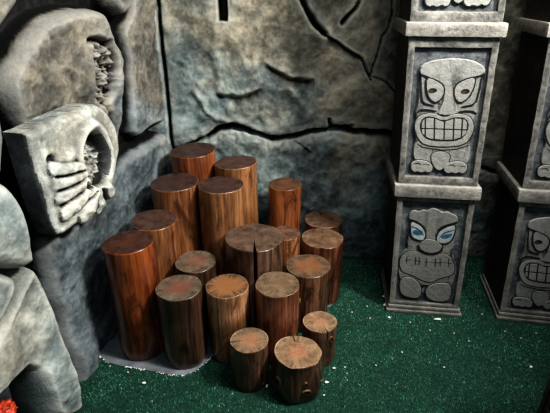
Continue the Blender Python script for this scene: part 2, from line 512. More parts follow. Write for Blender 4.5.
# ------------------------------------------------------------------ left wall
OL = np.array([W1[0], W1[1], 0.]); UL = np.array([LD[0], LD[1], 0.]); NL = np.array([LN[0], LN[1], 0.])
def lf(pts, off=-.012): return [on_left(x, y, off) for x, y in pts]
def stone_poly(pts, it=2): return smooth_poly(lf(pts), it)
far_left = stone_poly([(-60, -40), (22, -22), (17, 2), (7, 22), (-5, 42), (-60, 55)], 1)
slab_a = stone_poly([(42, 17), (54, 9), (80, 4), (97, 6), (104, 18), (112, 36), (119, 52), (123, 74), (126, 102), (126, 140), (122, 190), (60, 170), (22, 140), (7, 112), (3, 92), (4, 70), (13, 52), (24, 34)])
tri_b = stone_poly([(105, -22), (108, -4), (113, 8), (121, 18), (126, 12), (134, -4), (135, -22)], 1)
slab_c = stone_poly([(141, -22), (150, -30), (162, -20), (169, 50), (175.5, 119), (152, 131), (136, 143), (135, 110), (134, 75), (129, 44), (127, 30), (134, 12)], 1)
slab_d = stone_poly([(40, 240), (64, 226), (100, 190), (132, 153), (155, 137), (181, 125), (215, 280), (215, 420), (70, 440), (74, 385), (66, 355), (52, 300), (38, 262)], 1)
side_h = stone_poly([(-30, 105), (0, 112), (5, 130), (8, 160), (6, 182), (-30, 190)], 1)
rough_patch = stone_poly([(88, 40), (103, 38), (112, 60), (116, 90), (110, 104), (99, 104), (92, 85), (91, 60)], 1)
pit1 = lf([(90, 42), (90, 60), (93, 80), (95, 98)]); pit2 = lf([(104, 40), (110, 60), (113, 85), (108, 103)]); pit3 = lf([(100, 100), (110, 108), (116, 125)])
patch_top = lf([(84, 42), (94, 39), (104, 42)])
def rock_poly(pts, it=1, off=.07):
    return smooth_poly([(p[0], max(p[1], 0.002)) for p in (on_left(x, y, off) for x, y in pts)], it)
ROCK_E = rock_poly([(-45, 172), (4, 180), (14, 187), (22, 199), (29, 214), (33, 230), (36, 248), (37, 262), (30, 269), (22, 272), (0, 270), (-45, 268)])
ROCK_F = rock_poly([(-45, 272), (0, 274), (17, 276), (22, 283), (16, 300), (8, 318), (0, 327), (-45, 335)])
ROCK_G = rock_poly([(36, 268), (41, 272), (47, 284), (55, 306), (61, 330), (67, 356), (73, 386), (75, 400), (70, 424), (44, 424), (36, 393), (28, 366), (12, 380), (-4, 397), (-45, 430), (-45, 372), (-4, 336), (10, 316), (24, 290)])
ROCK_J = rock_poly([(-40, 434), (-4, 402), (12, 385), (27, 372), (34, 395), (41, 426), (-40, 440)], 1)
BLOCK_OFF = .085
BLOCK = [on_left(x, y, BLOCK_OFF) for x, y in [(26, 134), (34, 131), (60, 118), (88, 105.5), (97, 104.5), (104, 108.5), (111, 116), (116.5, 126), (120, 140), (121, 150), (119, 160), (117, 172), (113, 182), (109, 192),
               (103, 203), (97, 213), (86, 219), (76, 226), (66, 234), (58.5, 236), (52, 222), (44, 198), (35, 166)]]
def left_h(S, T):
    s = S + .016 * fbm(S, T, 9, 2, 51); t = T + .016 * fbm(S, T, 9, 2, 57)
    base = -.11 + .02 * fbm(S, T, 12, 3, 61)
    h = base.copy(); face = np.zeros_like(S)
    def put(poly, top, edge, seed, amp=.02, tilt=(0, 0)):
        nonlocal h, face
        d = poly_sdf(s, t, poly)
        face = np.maximum(face, sstep(.3, 1.0, d / edge))
        k = np.clip(d / edge, 0, 1)
        prof = np.sqrt(np.maximum(1 - (1 - k) ** 2, 0))
        cx = np.mean([p[0] for p in poly]); cz = np.mean([p[1] for p in poly])
        hh = -.11 + (top + .11) * prof + amp * fbm(S, T, 4, 5, seed) * k + tilt[0] * (s - cx) + tilt[1] * (t - cz)
        h = np.where(d > 0, np.maximum(h, hh), h)
    put(far_left, .03, .05, 71)
    put(slab_a, .006, .040, 72, .035, (-.03, .09))
    put(tri_b, .02, .03, 73, .015)
    put(slab_c, -.022, .03, 74, .022)
    put(slab_d, -.010, .055, 75, .022)
    put(side_h, .0, .03, 76)
    # steep flanks would turn jagged on the grid
    g0, g1 = np.gradient(h, .005)
    wg = sstep(.5, 1.3, blur(np.hypot(g0, g1), 2))
    h = h * (1 - wg) + blur(h, 1) * wg
    # broken rough patch in the big slab
    dp = poly_sdf(s, t, rough_patch)
    k = sstep(-.01, .02, dp)
    h = h + k * (-.036 + .055 * fbm(S, T, 38, 4, 81, .65))
    for L_, w, a in ((pit1, .009, .04), (pit2, .010, .035), (pit3, .007, .03), (patch_top, .010, .045)):
        h = h - a * np.exp(-(line_dist(s, t, L_) / w) ** 2) * (0.6 + 1.2 * np.abs(fbm(S, T, 25, 2, 90)))
    h = h + .009 * fbm(S, T, 20, 4, 95) * face
    h = h + .045 * sstep(.83, .93, S) * np.exp(-(T / .22) ** 2)
    # bed for the rocks and the carved block that are set into the wall
    for poly, dep in ((ROCK_E, -.09), (ROCK_F, -.09), (ROCK_G, -.09), (ROCK_J, -.11), (BLOCK, -.006)):
        k = sstep(-.016, -.004, poly_sdf(S, T, poly))
        h = np.where(k > 0, np.minimum(h, h * (1 - k) + dep * k), h)
    return h
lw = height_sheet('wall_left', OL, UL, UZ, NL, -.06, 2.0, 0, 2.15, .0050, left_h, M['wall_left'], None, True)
tag(lw, None, None, None, 'structure')

# boulders stacked at the foot of the left wall -------------------------------------------------
def pillow(top, edge, seed, amp=.02, low=0.0, tilt=(0, 0), c=(0, 0), freq=5):
    def f(S, T, D):
        k = np.clip(D / edge, 0, 1)
        prof = np.sqrt(np.maximum(1 - (1 - k) ** 2.2, 0))
        return low + (top - low) * prof + amp * fbm(S, T, freq, 5, seed) * k + .006 * fbm(S, T, 24, 4, seed + 9) * k + (tilt[0] * (S - c[0]) + tilt[1] * (T - c[1])) * k
    return f
def boulder(poly, top, edge, seed, label, mat=None, low=0.0, depth=.06, tilt=(0, 0), amp=.02):
    c = (np.mean([p[0] for p in poly]), np.mean([p[1] for p in poly]))
    zmin = min(p[1] for p in poly)
    org = OL + UL * c[0] + UZ * zmin
    o = relief('boulder', OL, UL, UZ, NL, poly, pillow(top, edge, seed, amp, low, tilt, c), .0045, depth, mat or M['boulder'], None, tuple(org))
    return tag(o, label, 'rock')
boulder(ROCK_E, .085, .05, 101, 'pale grey rounded boulder at the left edge, just below the carved block', tilt=(0, .06))
boulder(ROCK_F, .075, .03, 102, 'small pale boulder at the left edge, wedged between the rounded boulder and leaning slab')
boulder(ROCK_G, .095, .035, 103, 'large grey leaning slab of rock with a forked foot at lower left', tilt=(0, -.12), amp=.028)
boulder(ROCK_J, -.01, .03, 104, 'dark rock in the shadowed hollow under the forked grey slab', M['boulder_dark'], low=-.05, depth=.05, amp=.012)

# orange-red lump in the hollow
def lump():
    P = on_left(3, 411, .055)
    c = OL + UL * P[0] + UZ * P[1] + NL * .060
    bm = bmesh.new()
    bmesh.ops.create_icosphere(bm, subdivisions=4, radius=.034)
    for v in bm.verts:
        d = v.co.normalized()
        k = 1 + .16 * math.sin(9 * d.x + 2) * math.sin(8 * d.y) + .12 * math.sin(17 * d.z + 5 * d.x) + .06 * math.sin(31 * d.y + 9 * d.z)
        v.co = v.co * k
        v.co.z *= .85
    m, nt, b = new_mat('orange_red_crust')
    n = noise(nt, coords(nt), 70, 4, .7)
    nt.links.new(ramp(nt, n, [(.35, (.12, .012, .008)), (.5, (.55, .06, .025)), (.66, (.85, .20, .07))]), b.inputs['Base Color'])
    b.inputs['Roughness'].default_value = .5
    bump(nt, b, n, .8, .006)
    o = bm_obj('red_rock', bm, m, sharp=None)
    o.location = c
    tag(o, 'bright orange-red rough lump in the hollow at the bottom left corner', 'rock')
lump()

# ------------------------------------------------------------------ carved block on the left wall
def carved_block():
    off = BLOCK_OFF; poly = BLOCK
    L2 = lambda x, y: on_left(x, y, off)
    hc = L2(95, 160); hr_s = .082; hr_z = .116
    fc = L2(85, 184)
    eye = L2(53, 159); knob = L2(68, 156)
    def px2(x, y): return L2(x, y)
    fingers = [  # ridges of the lower jaw: start, end, half width
        ((53, 170), (80, 167)), ((55, 184), (82, 174)), ((58, 198), (85, 182)), ((65, 214), (90, 190)),
        ((83, 217), (93, 193)), ((99, 210), (97, 191)), ((109, 196), (103, 186))]
    def hf(S, T, D):
        s = S + .004 * fbm(S, T, 16, 3, 201); t = T + .004 * fbm(S, T, 16, 3, 207)
        k = np.clip(D / .022, 0, 1)
        h = -.02 * (1 - np.sqrt(np.maximum(1 - (1 - k) ** 2, 0)))
        h = h + .012 * fbm(S, T, 9, 4, 210) * k
        # open round mouth with raised lips
        rr = np.hypot((s - hc[0]) / hr_s, (t - hc[1]) / hr_z)
        h = h + .030 * np.exp(-((rr - 1.16) / .20) ** 2) * sstep(-.35, .25, (t - hc[1]) + .3 * np.abs(s - hc[0]))
        # brow sweeping from the pit to the lip
        h = h + .022 * np.exp(-(np.hypot(s - knob[0], t - knob[1]) / .035) ** 2)
        h = h - .030 * np.exp(-(np.hypot(s - eye[0], (t - eye[1]) * 1.4) / .018) ** 2)
        # lower jaw made of knuckled ridges
        jaw = np.full_like(S, -9.0)
        for i, (a, b) in enumerate(fingers):
            d, q = seg_dist(s, t, px2(*a), px2(*b))
            w = (.027 if i < 4 else .030) * (1 + .10 * np.sin(i * 2.1))
            hh = (.034 + .006 * np.sin(i * 3.3) - .010 * q) * np.maximum(1 - (d / w) ** 2.4, 0) ** .6 + .010 * fbm(S, T, 30, 3, 230 + i) * 1 - 9 * (d > w)
            hh = np.where(hh > -1, hh * (.45 + .55 * sstep(-.02, .35, q)), hh)
            jaw = np.maximum(jaw, hh)
        h = np.where(jaw > -1, np.maximum(h, jaw), h)
        # gap lines between ridges
        for (a, b), (a2, b2) in zip(fingers[:-1], fingers[1:]):
            p = [px2((a[0] + a2[0]) / 2, (a[1] + a2[1]) / 2), px2((b[0] + b2[0]) / 2, (b[1] + b2[1]) / 2)]
            h = h - .022 * np.exp(-(line_dist(s, t, p) / .0040) ** 2)
        # hole
        hole = sstep(1.02, .80, rr)
        floor_ = -.040 + .016 * fbm(S, T, 45, 4, 220, .7) - .02 * sstep(.0, .08, t - hc[1])
        h = h * (1 - hole) + floor_ * hole
        dk = seg_dist(s, t, px2(83, 184), px2(88, 188))[0]
        h = h - .03 * np.exp(-(dk / .008) ** 2)
        return h
    c = (np.mean([p[0] for p in poly]), min(p[1] for p in poly))
    org = OL + UL * c[0] + UZ * c[1]
    root = empty('stone_carving', tuple(org))
    tag(root, 'grey carved stone block with gaping round mouth and knuckled jaw, fixed to rock wall', 'carving')
    # faces laid out on a plane 85 mm off the wall
    O2 = OL + NL * off
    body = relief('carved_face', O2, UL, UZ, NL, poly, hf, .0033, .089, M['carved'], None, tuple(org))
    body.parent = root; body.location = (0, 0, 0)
    body.data.materials.append(M['block_side'])       # viewer-side flank coloured dark to stand in for its shade
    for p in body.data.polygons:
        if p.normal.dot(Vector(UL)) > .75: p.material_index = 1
carved_block()

# ------------------------------------------------------------------ logs
LOGS = [
 # key, x, y, z top, r, side colours, top outer, heart, heart radius, heart strength, notch(angle,depth,len,width), tilt, label
 (1, -0.606, 1.611, 0.566, 0.107, 'red', (.085, .042, .032), (.13, .045, .025), .5, .5, None, (.03, -.02), 'tall glossy orange-brown log standing farthest left, against the grey wall'),
 (2, -0.548, 1.814, 0.565, 0.104, 'tan', (.095, .060, .050), (.11, .05, .035), .4, .4, None, (-.03, .02), 'brown log directly behind the tall glossy leftmost log'),
 (3, -0.488, 2.026, 0.662, 0.119, 'tan', (.070, .045, .042), (.09, .045, .035), .4, .3, None, (0, .02), 'wide dark-topped log by the left wall, in front of the rearmost corner log'),
 (4, -0.430, 2.255, 0.748, 0.121, 'orange', (.070, .040, .034), (.09, .04, .03), .4, .3, None, (.03, .03), 'rearmost log in the corner, its top highest in the photo'),
 (5, -0.258, 1.985, 0.666, 0.112, 'yellow', (.075, .046, .042), (.10, .05, .035), .5, .3, None, (0, 0), 'tall thick yellow-brown log with a short scratch, behind the big split log'),
 (6, -0.202, 2.206, 0.699, 0.115, 'yellow', (.100, .060, .050), (.11, .055, .04), .4, .3, None, (.05, -.02), 'tall yellow-brown log against back wall, right of the rearmost corner log'),
 (7, 0.053, 2.200, 0.578, 0.091, 'orange', (.130, .075, .050), (.17, .075, .04), .5, .5, None, (0, 0), 'slender orange-brown log alone against the back wall, right of the tall ones'),
 (8, 0.270, 2.233, 0.353, 0.110, 'brown', (.155, .105, .080), (.17, .09, .06), .4, .3, (1.75, .75, .12, .05), (0, 0), 'short log with a notch in its top edge, rearmost on the right side'),
 (9, 0.244, 2.012, 0.357, 0.110, 'redbrown', (.175, .120, .085), (.20, .11, .06), .4, .3, (1.5, .55, .10, .03), (0, 0), 'red-brown log at the right end of the cluster, in front of the notched one'),
 (10, -0.096, 1.796, 0.485, 0.136, 'greybrown', (.125, .090, .072), (.15, .09, .06), .3, .3, (-1.50, .97, 9, .042), (0, 0), 'thickest log, split by a wide vertical crack down its front'),
 (11, 0.055, 1.989, 0.399, 0.077, 'tan', (.15, .095, .075), (.16, .08, .05), .4, .3, None, (0, 0), 'mostly hidden log squeezed between the thick split log and the red-brown one'),
 (12, -0.362, 1.749, 0.383, 0.097, 'dark', (.170, .140, .115), (.24, .115, .08), .55, .7, None, (0, 0), 'log with grey top and reddish heart, left of the thick split log'),
 (13, -0.403, 1.558, 0.378, 0.099, 'dark', (.150, .128, .105), (.23, .095, .065), .5, .8, None, (0, .0), 'dark stained log with reddish heart, standing right of the leftmost glossy log'),
 (14, -0.205, 1.590, 0.363, 0.094, 'pale', (.160, .110, .075), (.32, .155, .070), .78, .85, None, (0, 0), 'log with broad orange top and pale streaked side, behind the smallest left stump'),
 (15, 0.011, 1.585, 0.375, 0.098, 'redbrown', (.185, .140, .100), (.22, .13, .08), .4, .4, None, (0, 0), 'log with plain tan top, directly behind the knotty front stump'),
 (16, 0.159, 1.809, 0.322, 0.107, 'brown', (.130, .100, .075), (.27, .125, .060), .68, .75, None, (0, 0), 'log with starburst orange heart, in front of the red-brown right end log'),
 (17, -0.104, 1.418, 0.218, 0.079, 'stump', (.250, .185, .130), (.36, .18, .10), .45, .7, (3.3, .7, .03, .025), (0, 0), 'small smooth stump at the front, left of the knotty one'),
 (18, 0.092, 1.374, 0.198, 0.097, 'stump', (.270, .195, .135), (.40, .19, .115), .45, .65, (1.75, .35, .05, .03), (0, 0), 'short wide front stump with knot holes, nearest the camera'),
 (19, 0.197, 1.556, 0.197, 0.076, 'stump', (.270, .200, .140), (.38, .18, .11), .45, .6, (-1.2, .45, .05, .03), (0, 0), 'small stump with one dark knot at the right front of the log cluster'),
]
SIDE = {
 'red': ((.040, .014, .007), (.150, .044, .015), (.300, .100, .030), .22),
 'tan': ((.060, .028, .014), (.200, .092, .038), (.370, .190, .085), .36),
 'orange': ((.060, .024, .012), (.210, .075, .028), (.380, .155, .060), .36),
 'yellow': ((.075, .038, .018), (.235, .120, .052), (.400, .225, .105), .36),
 'brown': ((.032, .018, .011), (.110, .055, .029), (.250, .140, .078), .36),
 'redbrown': ((.034, .015, .010), (.120, .045, .024), (.260, .120, .062), .34),
 'greybrown': ((.030, .019, .014), (.100, .058, .037), (.240, .160, .105), .38),
 'dark': ((.018, .011, .008), (.058, .034, .021), (.130, .080, .050), .32),
 'pale': ((.070, .034, .018), (.230, .125, .062), (.520, .330, .190), .36),
 'stump': ((.026, .015, .010), (.085, .048, .028), (.185, .115, .068), .34),
}
def log(key, x, y, z, R, side, outer, heart, hr, hs, notch, tilt, label):
    rg = np.random.RandomState(key * 13 + 1)
    z0 = .0042 if key in (1, 13, 12, 2, 3, 4, 5, 6, 7, 8, 10, 11) else 0.0
    Ht = z - z0
    root = empty('log_stump' if Ht < .25 else 'log_post', (x, y, z0))
    tag(root, label, 'log', 'upright logs clustered in the corner')
    n0 = 112
    ang = list(np.linspace(-math.pi, math.pi, n0, endpoint=False))
    if notch:
        na, nd, nl, nw = notch
        na = (na + math.pi) % (2 * math.pi) - math.pi
        ang += [na + nw * q for q in (-2.6, -1.8, -1.35, -1.1, -.9, -.65, -.4, -.2, 0, .2, .4, .65, .9, 1.1, 1.35, 1.8, 2.6)]
        ang = sorted(((a + math.pi) % (2 * math.pi)) - math.pi for a in ang)
        ang = [a for i, a in enumerate(ang) if i == 0 or a - ang[i - 1] > 1e-4]
    A = np.array(ang); n = len(A)
    ph = rg.rand(12) * 6.28
    am = np.array([0, .010, .014, .010, .008, .006, .005, .004, .003, .003, .002, .002]) * (.7 if key != 18 else 1.5)
    base = 1 + sum(am[k] * np.cos(k * A + ph[k]) for k in range(1, 12))
    def rad(zz):                      # outline at height zz
        t = zz / Ht
        w = base + .012 * np.cos(2 * A + ph[3] + 2.2 * t) + .008 * np.cos(5 * A - ph[5] + 5 * t) + .006 * math.sin(6.3 * t + ph[7])
        if key == 18: w = w * (1 + .10 * math.sin(min(t * 1.12, 1) * math.pi) - .03 * (t < .08))
        if key in (17, 13, 1, 14): w = w * (1 - .05 * max(0, .10 - t) / .10)
        if notch:
            dz = Ht - zz
            f = max(0, 1 - dz / nl) if nl < 5 else 1.0
            da = (A - na + math.pi) % (2 * math.pi) - math.pi
            dep = nd * f
            w = w * (1 - dep * np.exp(-(da / (nw * (.4 + .6 * f))) ** 4))
        return w * R * .968
    zs = [0, .003, .012] + list(np.linspace(.03, Ht - .012, 22)) + [Ht - .007, Ht - .003]
    verts = []; faces = []
    for i, zz in enumerate(zs):
        r = rad(zz)
        if i == 0: r = r * .965
        if i == 1: r = r * .985
        tl = max(0, zz - Ht * .5) / (Ht * .5)
        for a, q in zip(A, r):
            X, Y_ = q * math.cos(a), q * math.sin(a)
            verts.append((X, Y_, zz + tl * (tilt[0] * X + tilt[1] * Y_)))
    # rounded shoulder that meets the sawn face
    rt = rad(Ht)
    for sc, dz in ((.993, -.001), (.980, 0)):
        for a, q in zip(A, rt):
            X, Y_ = q * sc * math.cos(a), q * sc * math.sin(a)
            verts.append((X, Y_, Ht + dz + tilt[0] * X + tilt[1] * Y_))
    rows = len(zs) + 2
    for i in range(rows - 1):
        for j in range(n):
            k = (j + 1) % n
            faces.append((i * n + j, i * n + k, (i + 1) * n + k, (i + 1) * n + j))
    faces.append(tuple(range(n))[::-1])
    sd = SIDE[side]
    jit = lambda c, q: (min(1, c[0] * q * .86), min(1, c[1] * q * .80), min(1, c[2] * q * .82))
    q = 1.12 + .22 * rg.rand()
    sm = wood_side_mat('log_side', jit(sd[0], q), jit(sd[1], q), jit(sd[2], q), sd[3], key * 1.37)
    mesh_obj('trunk', verts, faces, sm, root)
    # sawn face, its own mesh, origin on the pith
    vs = [(0, 0, 0)]; fs = []
    rings = [.12, .25, .38, .5, .62, .72, .81, .88, .93, .965, .985]
    wv = rg.rand(6) * 6.28
    for q in rings:
        for a, rr in zip(A, rt):
            # notch eats inward only as far as it reaches
            rr0 = min(rr, R * 1.2) * .981 / .985 if False else rr * .981
            full = R * .968
            rad_ = min(q * full * 1.0 / .985, rr0) if q < .985 else rr0
            rad_ = min(rad_, rr0)
            X, Y_ = rad_ * math.cos(a), rad_ * math.sin(a)
            hz = .0012 * math.sin(3 * a + wv[0] + 5 * q) * q
            vs.append((X, Y_, .0004 + tilt[0] * X + tilt[1] * Y_ + hz * (q < .95)))
    for j in range(n):
        k = (j + 1) % n
        fs.append((0, 1 + j, 1 + k))
    for i in range(len(rings) - 1):
        for j in range(n):
            k = (j + 1) % n
            fs.append((1 + i * n + j, 1 + (i + 1) * n + j, 1 + (i + 1) * n + k, 1 + i * n + k))
    outer = (outer[0] * .95, outer[1] * .88, outer[2] * .80)
    tm = wood_top_mat('sawn_end', R, outer, heart, hr, hs, tuple(min(1, c * 2.3 + .05) for c in outer), key * 2.3)
    mesh_obj('cut_face', vs, fs, tm, root, loc=(0, 0, Ht))
    return root, rad, Ht
ROOTS = {}
for a in LOGS: ROOTS[a[0]] = log(*a)

def knot(key, px, py, w, h, tall=1.0):
    root, rad, Ht = ROOTS[key]
    L_ = [l for l in LOGS if l[0] == key][0]
    x, y, R = L_[1], L_[2], L_[4]
    d = ray(px, py)                     # where the sight line meets the trunk
    a_ = d[0] ** 2 + d[1] ** 2; b_ = 2 * (d[0] * -x + d[1] * -y); c_ = x * x + y * y - (R * 1.02) ** 2
    dis = max(b_ * b_ - 4 * a_ * c_, 0)
    t = (-b_ - math.sqrt(dis)) / (2 * a_)
    P = EYE + d * t
    ang = math.atan2(P[1] - y, P[0] - x); zz = P[2] - root.location.z
    # ring-shaped swelling that follows the trunk, dark bowl in the middle
    vs = []; fs = []; nr = 9; na = 20
    prof = [(0, .0010), (.30, .0012), (.5, .0016), (.70, .0026), (.82, .0052), (.95, .0048), (1.08, .0026), (1.25, .0005), (1.4, -.003)]
    for pr, lift in prof:
        for j in range(na):
            p = 2 * math.pi * j / na
            du = pr * w * math.cos(p); dv = pr * h * math.sin(p)
            aa = ang + du / R
            A_ = np.linspace(-math.pi, math.pi, 112, endpoint=False)
            vs.append((aa, zz + dv, lift))
    # sample the trunk outline
    pts = []
    rg = np.random.RandomState(key * 13 + 1)
    me = [c for c in root.children if c.name.startswith('trunk')][0].data
    co = np.array([v.co[:] for v in me.vertices])
    va = np.arctan2(co[:, 1], co[:, 0])
    vr = np.hypot(co[:, 0], co[:, 1])
    for aa, z_, lift in vs:
        da = (va - aa + math.pi) % (2 * math.pi) - math.pi
        wgt = np.exp(-((da * R) / .008) ** 2 - ((co[:, 2] - z_) / .010) ** 2)
        r = (wgt * vr).sum() / (wgt.sum() + 1e-12) if wgt.sum() > 1e-6 else R
        r += lift
        pts.append((r * math.cos(aa), r * math.sin(aa), z_))
    for i in range(len(prof) - 1):
        for j in range(na):
            k = (j + 1) % na
            fs.append((i * na + j, i * na + k, (i + 1) * na + k, (i + 1) * na + j))
    fs.append(tuple(range(na))[::-1])
    o = mesh_obj('knot', pts, fs, M['knot_rim'], root)
    o.data.materials.append(M['knot'])
    for p in o.data.polygons:
        if p.index < 4 * na or p.index == len(fs) - 1: p.material_index = 1
    return o
knot(18, 278.5, 381, .016, .021)
knot(18, 306.5, 392.5, .016, .011)
knot(18, 306, 385, .006, .011)
knot(19, 331.5, 340, .009, .016)
knot(15, 301, 301, .008, .012)
knot(1, 158, 323, .003, .014)

# ------------------------------------------------------------------ tiki pillars
def box_bm(bm, x0, x1, y0, y1, z0, z1):
    v = [bm.verts.new(p) for p in [(x0, y0, z0), (x1, y0, z0), (x1, y1, z0), (x0, y1, z0), (x0, y0, z1), (x1, y0, z1), (x1, y1, z1), (x0, y1, z1)]]
    for f in [(0, 3, 2, 1), (4, 5, 6, 7), (0, 1, 5, 4), (1, 2, 6, 5), (2, 3, 7, 6), (3, 0, 4, 7)]:
        bm.faces.new([v[i] for i in f])
def subdivide_noise(bm, seed, amp, cuts_len=.03):
    es = [e for e in bm.edges if e.calc_length() > cuts_len]
    for _ in range(4):
        es = [e for e in bm.edges if e.calc_length() > cuts_len]
        if not es: break
        bmesh.ops.subdivide_edges(bm, edges=es, cuts=1, use_grid_fill=True)
    r = random.Random(seed)
    ph = [r.uniform(0, 6) for _ in range(6)]
    for v in bm.verts:
        c = v.co
        q = math.sin(31 * c.x + ph[0] + 13 * c.z) + math.sin(47 * c.z + ph[1] - 9 * c.y) + math.sin(61 * c.y + 37 * c.x + ph[2])
        v.co += Vector((math.sin(53 * c.z + ph[3]), math.sin(41 * c.x + 29 * c.z + ph[4]), .5 * math.sin(37 * c.x + ph[5]))) * amp * .5 + Vector((0, 0, 0)) * q

def bevel_box(name, x0, x1, y0, y1, z0, z1, bev, mat, parent, seed=1):
    bm = bmesh.new()
    box_bm(bm, x0, x1, y0, y1, z0, z1)
    bmesh.ops.bevel(bm, geom=bm.edges[:], offset=bev, segments=2, affect='EDGES', profile=.6)
    subdivide_noise(bm, seed, .0012)
    return bm_obj(name, bm, mat, parent, sharp=40)

def pillar_block(parent, w, z0, z1, frame, recess, seed):
    """square block whose front holds a sunk panel inside a raised frame"""
    fx, ft, fb = frame
    bm = bmesh.new()
    hw = w / 2
    yf = -hw
    # frame as one loop: outer and inner rectangles
    O_ = [(-hw, z0), (hw, z0), (hw, z1), (-hw, z1)]
    I_ = [(-hw + fx, z0 + fb), (hw - fx, z0 + fb), (hw - fx, z1 - ft), (-hw + fx, z1 - ft)]
    vo = [bm.verts.new((x, yf, z)) for x, z in O_]
    vi = [bm.verts.new((x, yf, z)) for x, z in I_]
    vr = [bm.verts.new((x * .985, yf + recess, (z - (z0 + z1) / 2) * .99 + (z0 + z1) / 2)) for x, z in I_]
    vb = [bm.verts.new((x, hw, z)) for x, z in O_]
    for i in range(4):
        j = (i + 1) % 4
        bm.faces.new((vo[i], vo[j], vi[j], vi[i]))
        bm.faces.new((vi[i], vi[j], vr[j], vr[i]))
        bm.faces.new((vo[j], vo[i], vb[i], vb[j]))
    bm.faces.new(vb[::-1])
    bm.faces.new(vr)
    bm.normal_update()
    geom = [e for e in bm.edges if all(abs(v.co.y - yf) < 1e-4 for v in e.verts)]
    bmesh.ops.bevel(bm, geom=geom, offset=.0045, segments=2, affect='EDGES', profile=.6)
    subdivide_noise(bm, seed, .0016, .025)
    o = bm_obj('totem_block', bm, M['pillar'], parent, sharp=45)
    o.data.materials.append(M['totem_side'])          # the flanks take a darker brown stone
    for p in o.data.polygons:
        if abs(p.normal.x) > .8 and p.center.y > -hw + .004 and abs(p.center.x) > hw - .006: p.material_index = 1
    return o

def prism(name, polys, y_back, y_front, mat, parent, bev=.003, smooth_it=1):
    """flat relief pieces with eased front edges; polys are in (x,z), front faces -Y"""
    bm = bmesh.new()
    for poly in polys:
        pts = smooth_poly(poly, smooth_it) if smooth_it else list(poly)
        area = sum(pts[i][0] * pts[(i + 1) % len(pts)][1] - pts[(i + 1) % len(pts)][0] * pts[i][1] for i in range(len(pts)))
        if area < 0: pts = pts[::-1]
        b0 = [bm.verts.new((x, y_back, z)) for x, z in pts]
        f0 = [bm.verts.new((x, y_front + bev, z)) for x, z in pts]
        n = len(pts)
        cx = sum(p[0] for p in pts) / n; cz = sum(p[1] for p in pts) / n
        ins = []
        for i in range(n):
            p0, p1, p2 = pts[i - 1], pts[i], pts[(i + 1) % n]
            e1 = np.array([p1[0] - p0[0], p1[1] - p0[1]]); e2 = np.array([p2[0] - p1[0], p2[1] - p1[1]])
            e1 /= np.linalg.norm(e1) + 1e-9; e2 /= np.linalg.norm(e2) + 1e-9
            nn = np.array([-(e1[1] + e2[1]), e1[0] + e2[0]]); nn /= np.linalg.norm(nn) + 1e-9
            ins.append((p1[0] + nn[0] * bev, p1[1] + nn[1] * bev))
        f1 = [bm.verts.new((x, y_front, z)) for x, z in ins]
        for i in range(n):
            j = (i + 1) % n
            bm.faces.new((b0[i], b0[j], f0[j], f0[i]))
            bm.faces.new((f0[i], f0[j], f1[j], f1[i]))
        fc = bm.faces.new(f1)
        bmesh.ops.triangulate(bm, faces=[fc])
    return bm_obj(name, bm, mat, parent, sharp=20)

def grow(poly, k):
    cx = sum(p[0] for p in poly) / len(poly); cz = sum(p[1] for p in poly) / len(poly)
    out = []
    for x, z in poly:
        dx, dz = x - cx, z - cz; L_ = math.hypot(dx, dz) + 1e-9
        out.append((x + dx / L_ * k, z + dz / L_ * k))
    return out
def stroke(pts, w):
    """a polyline as a thin closed polygon"""
    l, r = [], []
    for i, p in enumerate(pts):
        a = np.array(pts[max(i - 1, 0)]); b = np.array(pts[min(i + 1, len(pts) - 1)])
        t = (b - a) / (np.linalg.norm(b - a) + 1e-9); n = np.array([-t[1], t[0]])
        ww = w * (.5 if i in (0, len(pts) - 1) else 1)
        l.append(tuple(np.array(p) + n * ww)); r.append(tuple(np.array(p) - n * ww))
    return l + r[::-1]

def conv_tooth(x, y):       # sketch grid of the toothed face -> unit panel
    l = 38 - 33 * (y - 22) / 358; r = 232 - 27 * (y - 15) / 370
    return (((x - l) / (r - l) - .5) * .95 - .006, 1 - (y - 18) / 364)
def conv_blue(x, y):
    l = 22 - 14 * (y - 42) / 318; r = 246 - 38 * (y - 45) / 317
    return ((x - l) / (r - l) - .5, 1 - (y - 43) / 318)

ZP, ZL, ZO = -.0085, -.0091, -.0102        # plate face, black lines, pieces lying over the lines
def tiki_kit(w, z0, z1, yp, conv):
    Hh = z1 - z0
    def C(pts): return [(u * w, z0 + v * Hh) for u, v in (conv(*p) for p in pts)]
    def P(nm, ps, m, par, yf=ZO, yb=-.004, bev=.0014, sm=1): return prism(nm, [C(p) for p in ps], yp + yb, yp + yf, m, par, bev=bev, smooth_it=sm)
    def B(nm, p, k, par, yf=ZL, sm=1): return prism(nm, [grow(smooth_poly(C(p), sm), k)], yp - .004, yp + yf, M['groove'], par, bev=.0003, smooth_it=0)
    def G(nm, ps, wd, par, yf=ZL):
        for p in ps: prism(nm, [stroke(C(p), wd)], yp - .004, yp + yf, M['groove'], par, bev=.0003, smooth_it=0)
    return C, P, B, G

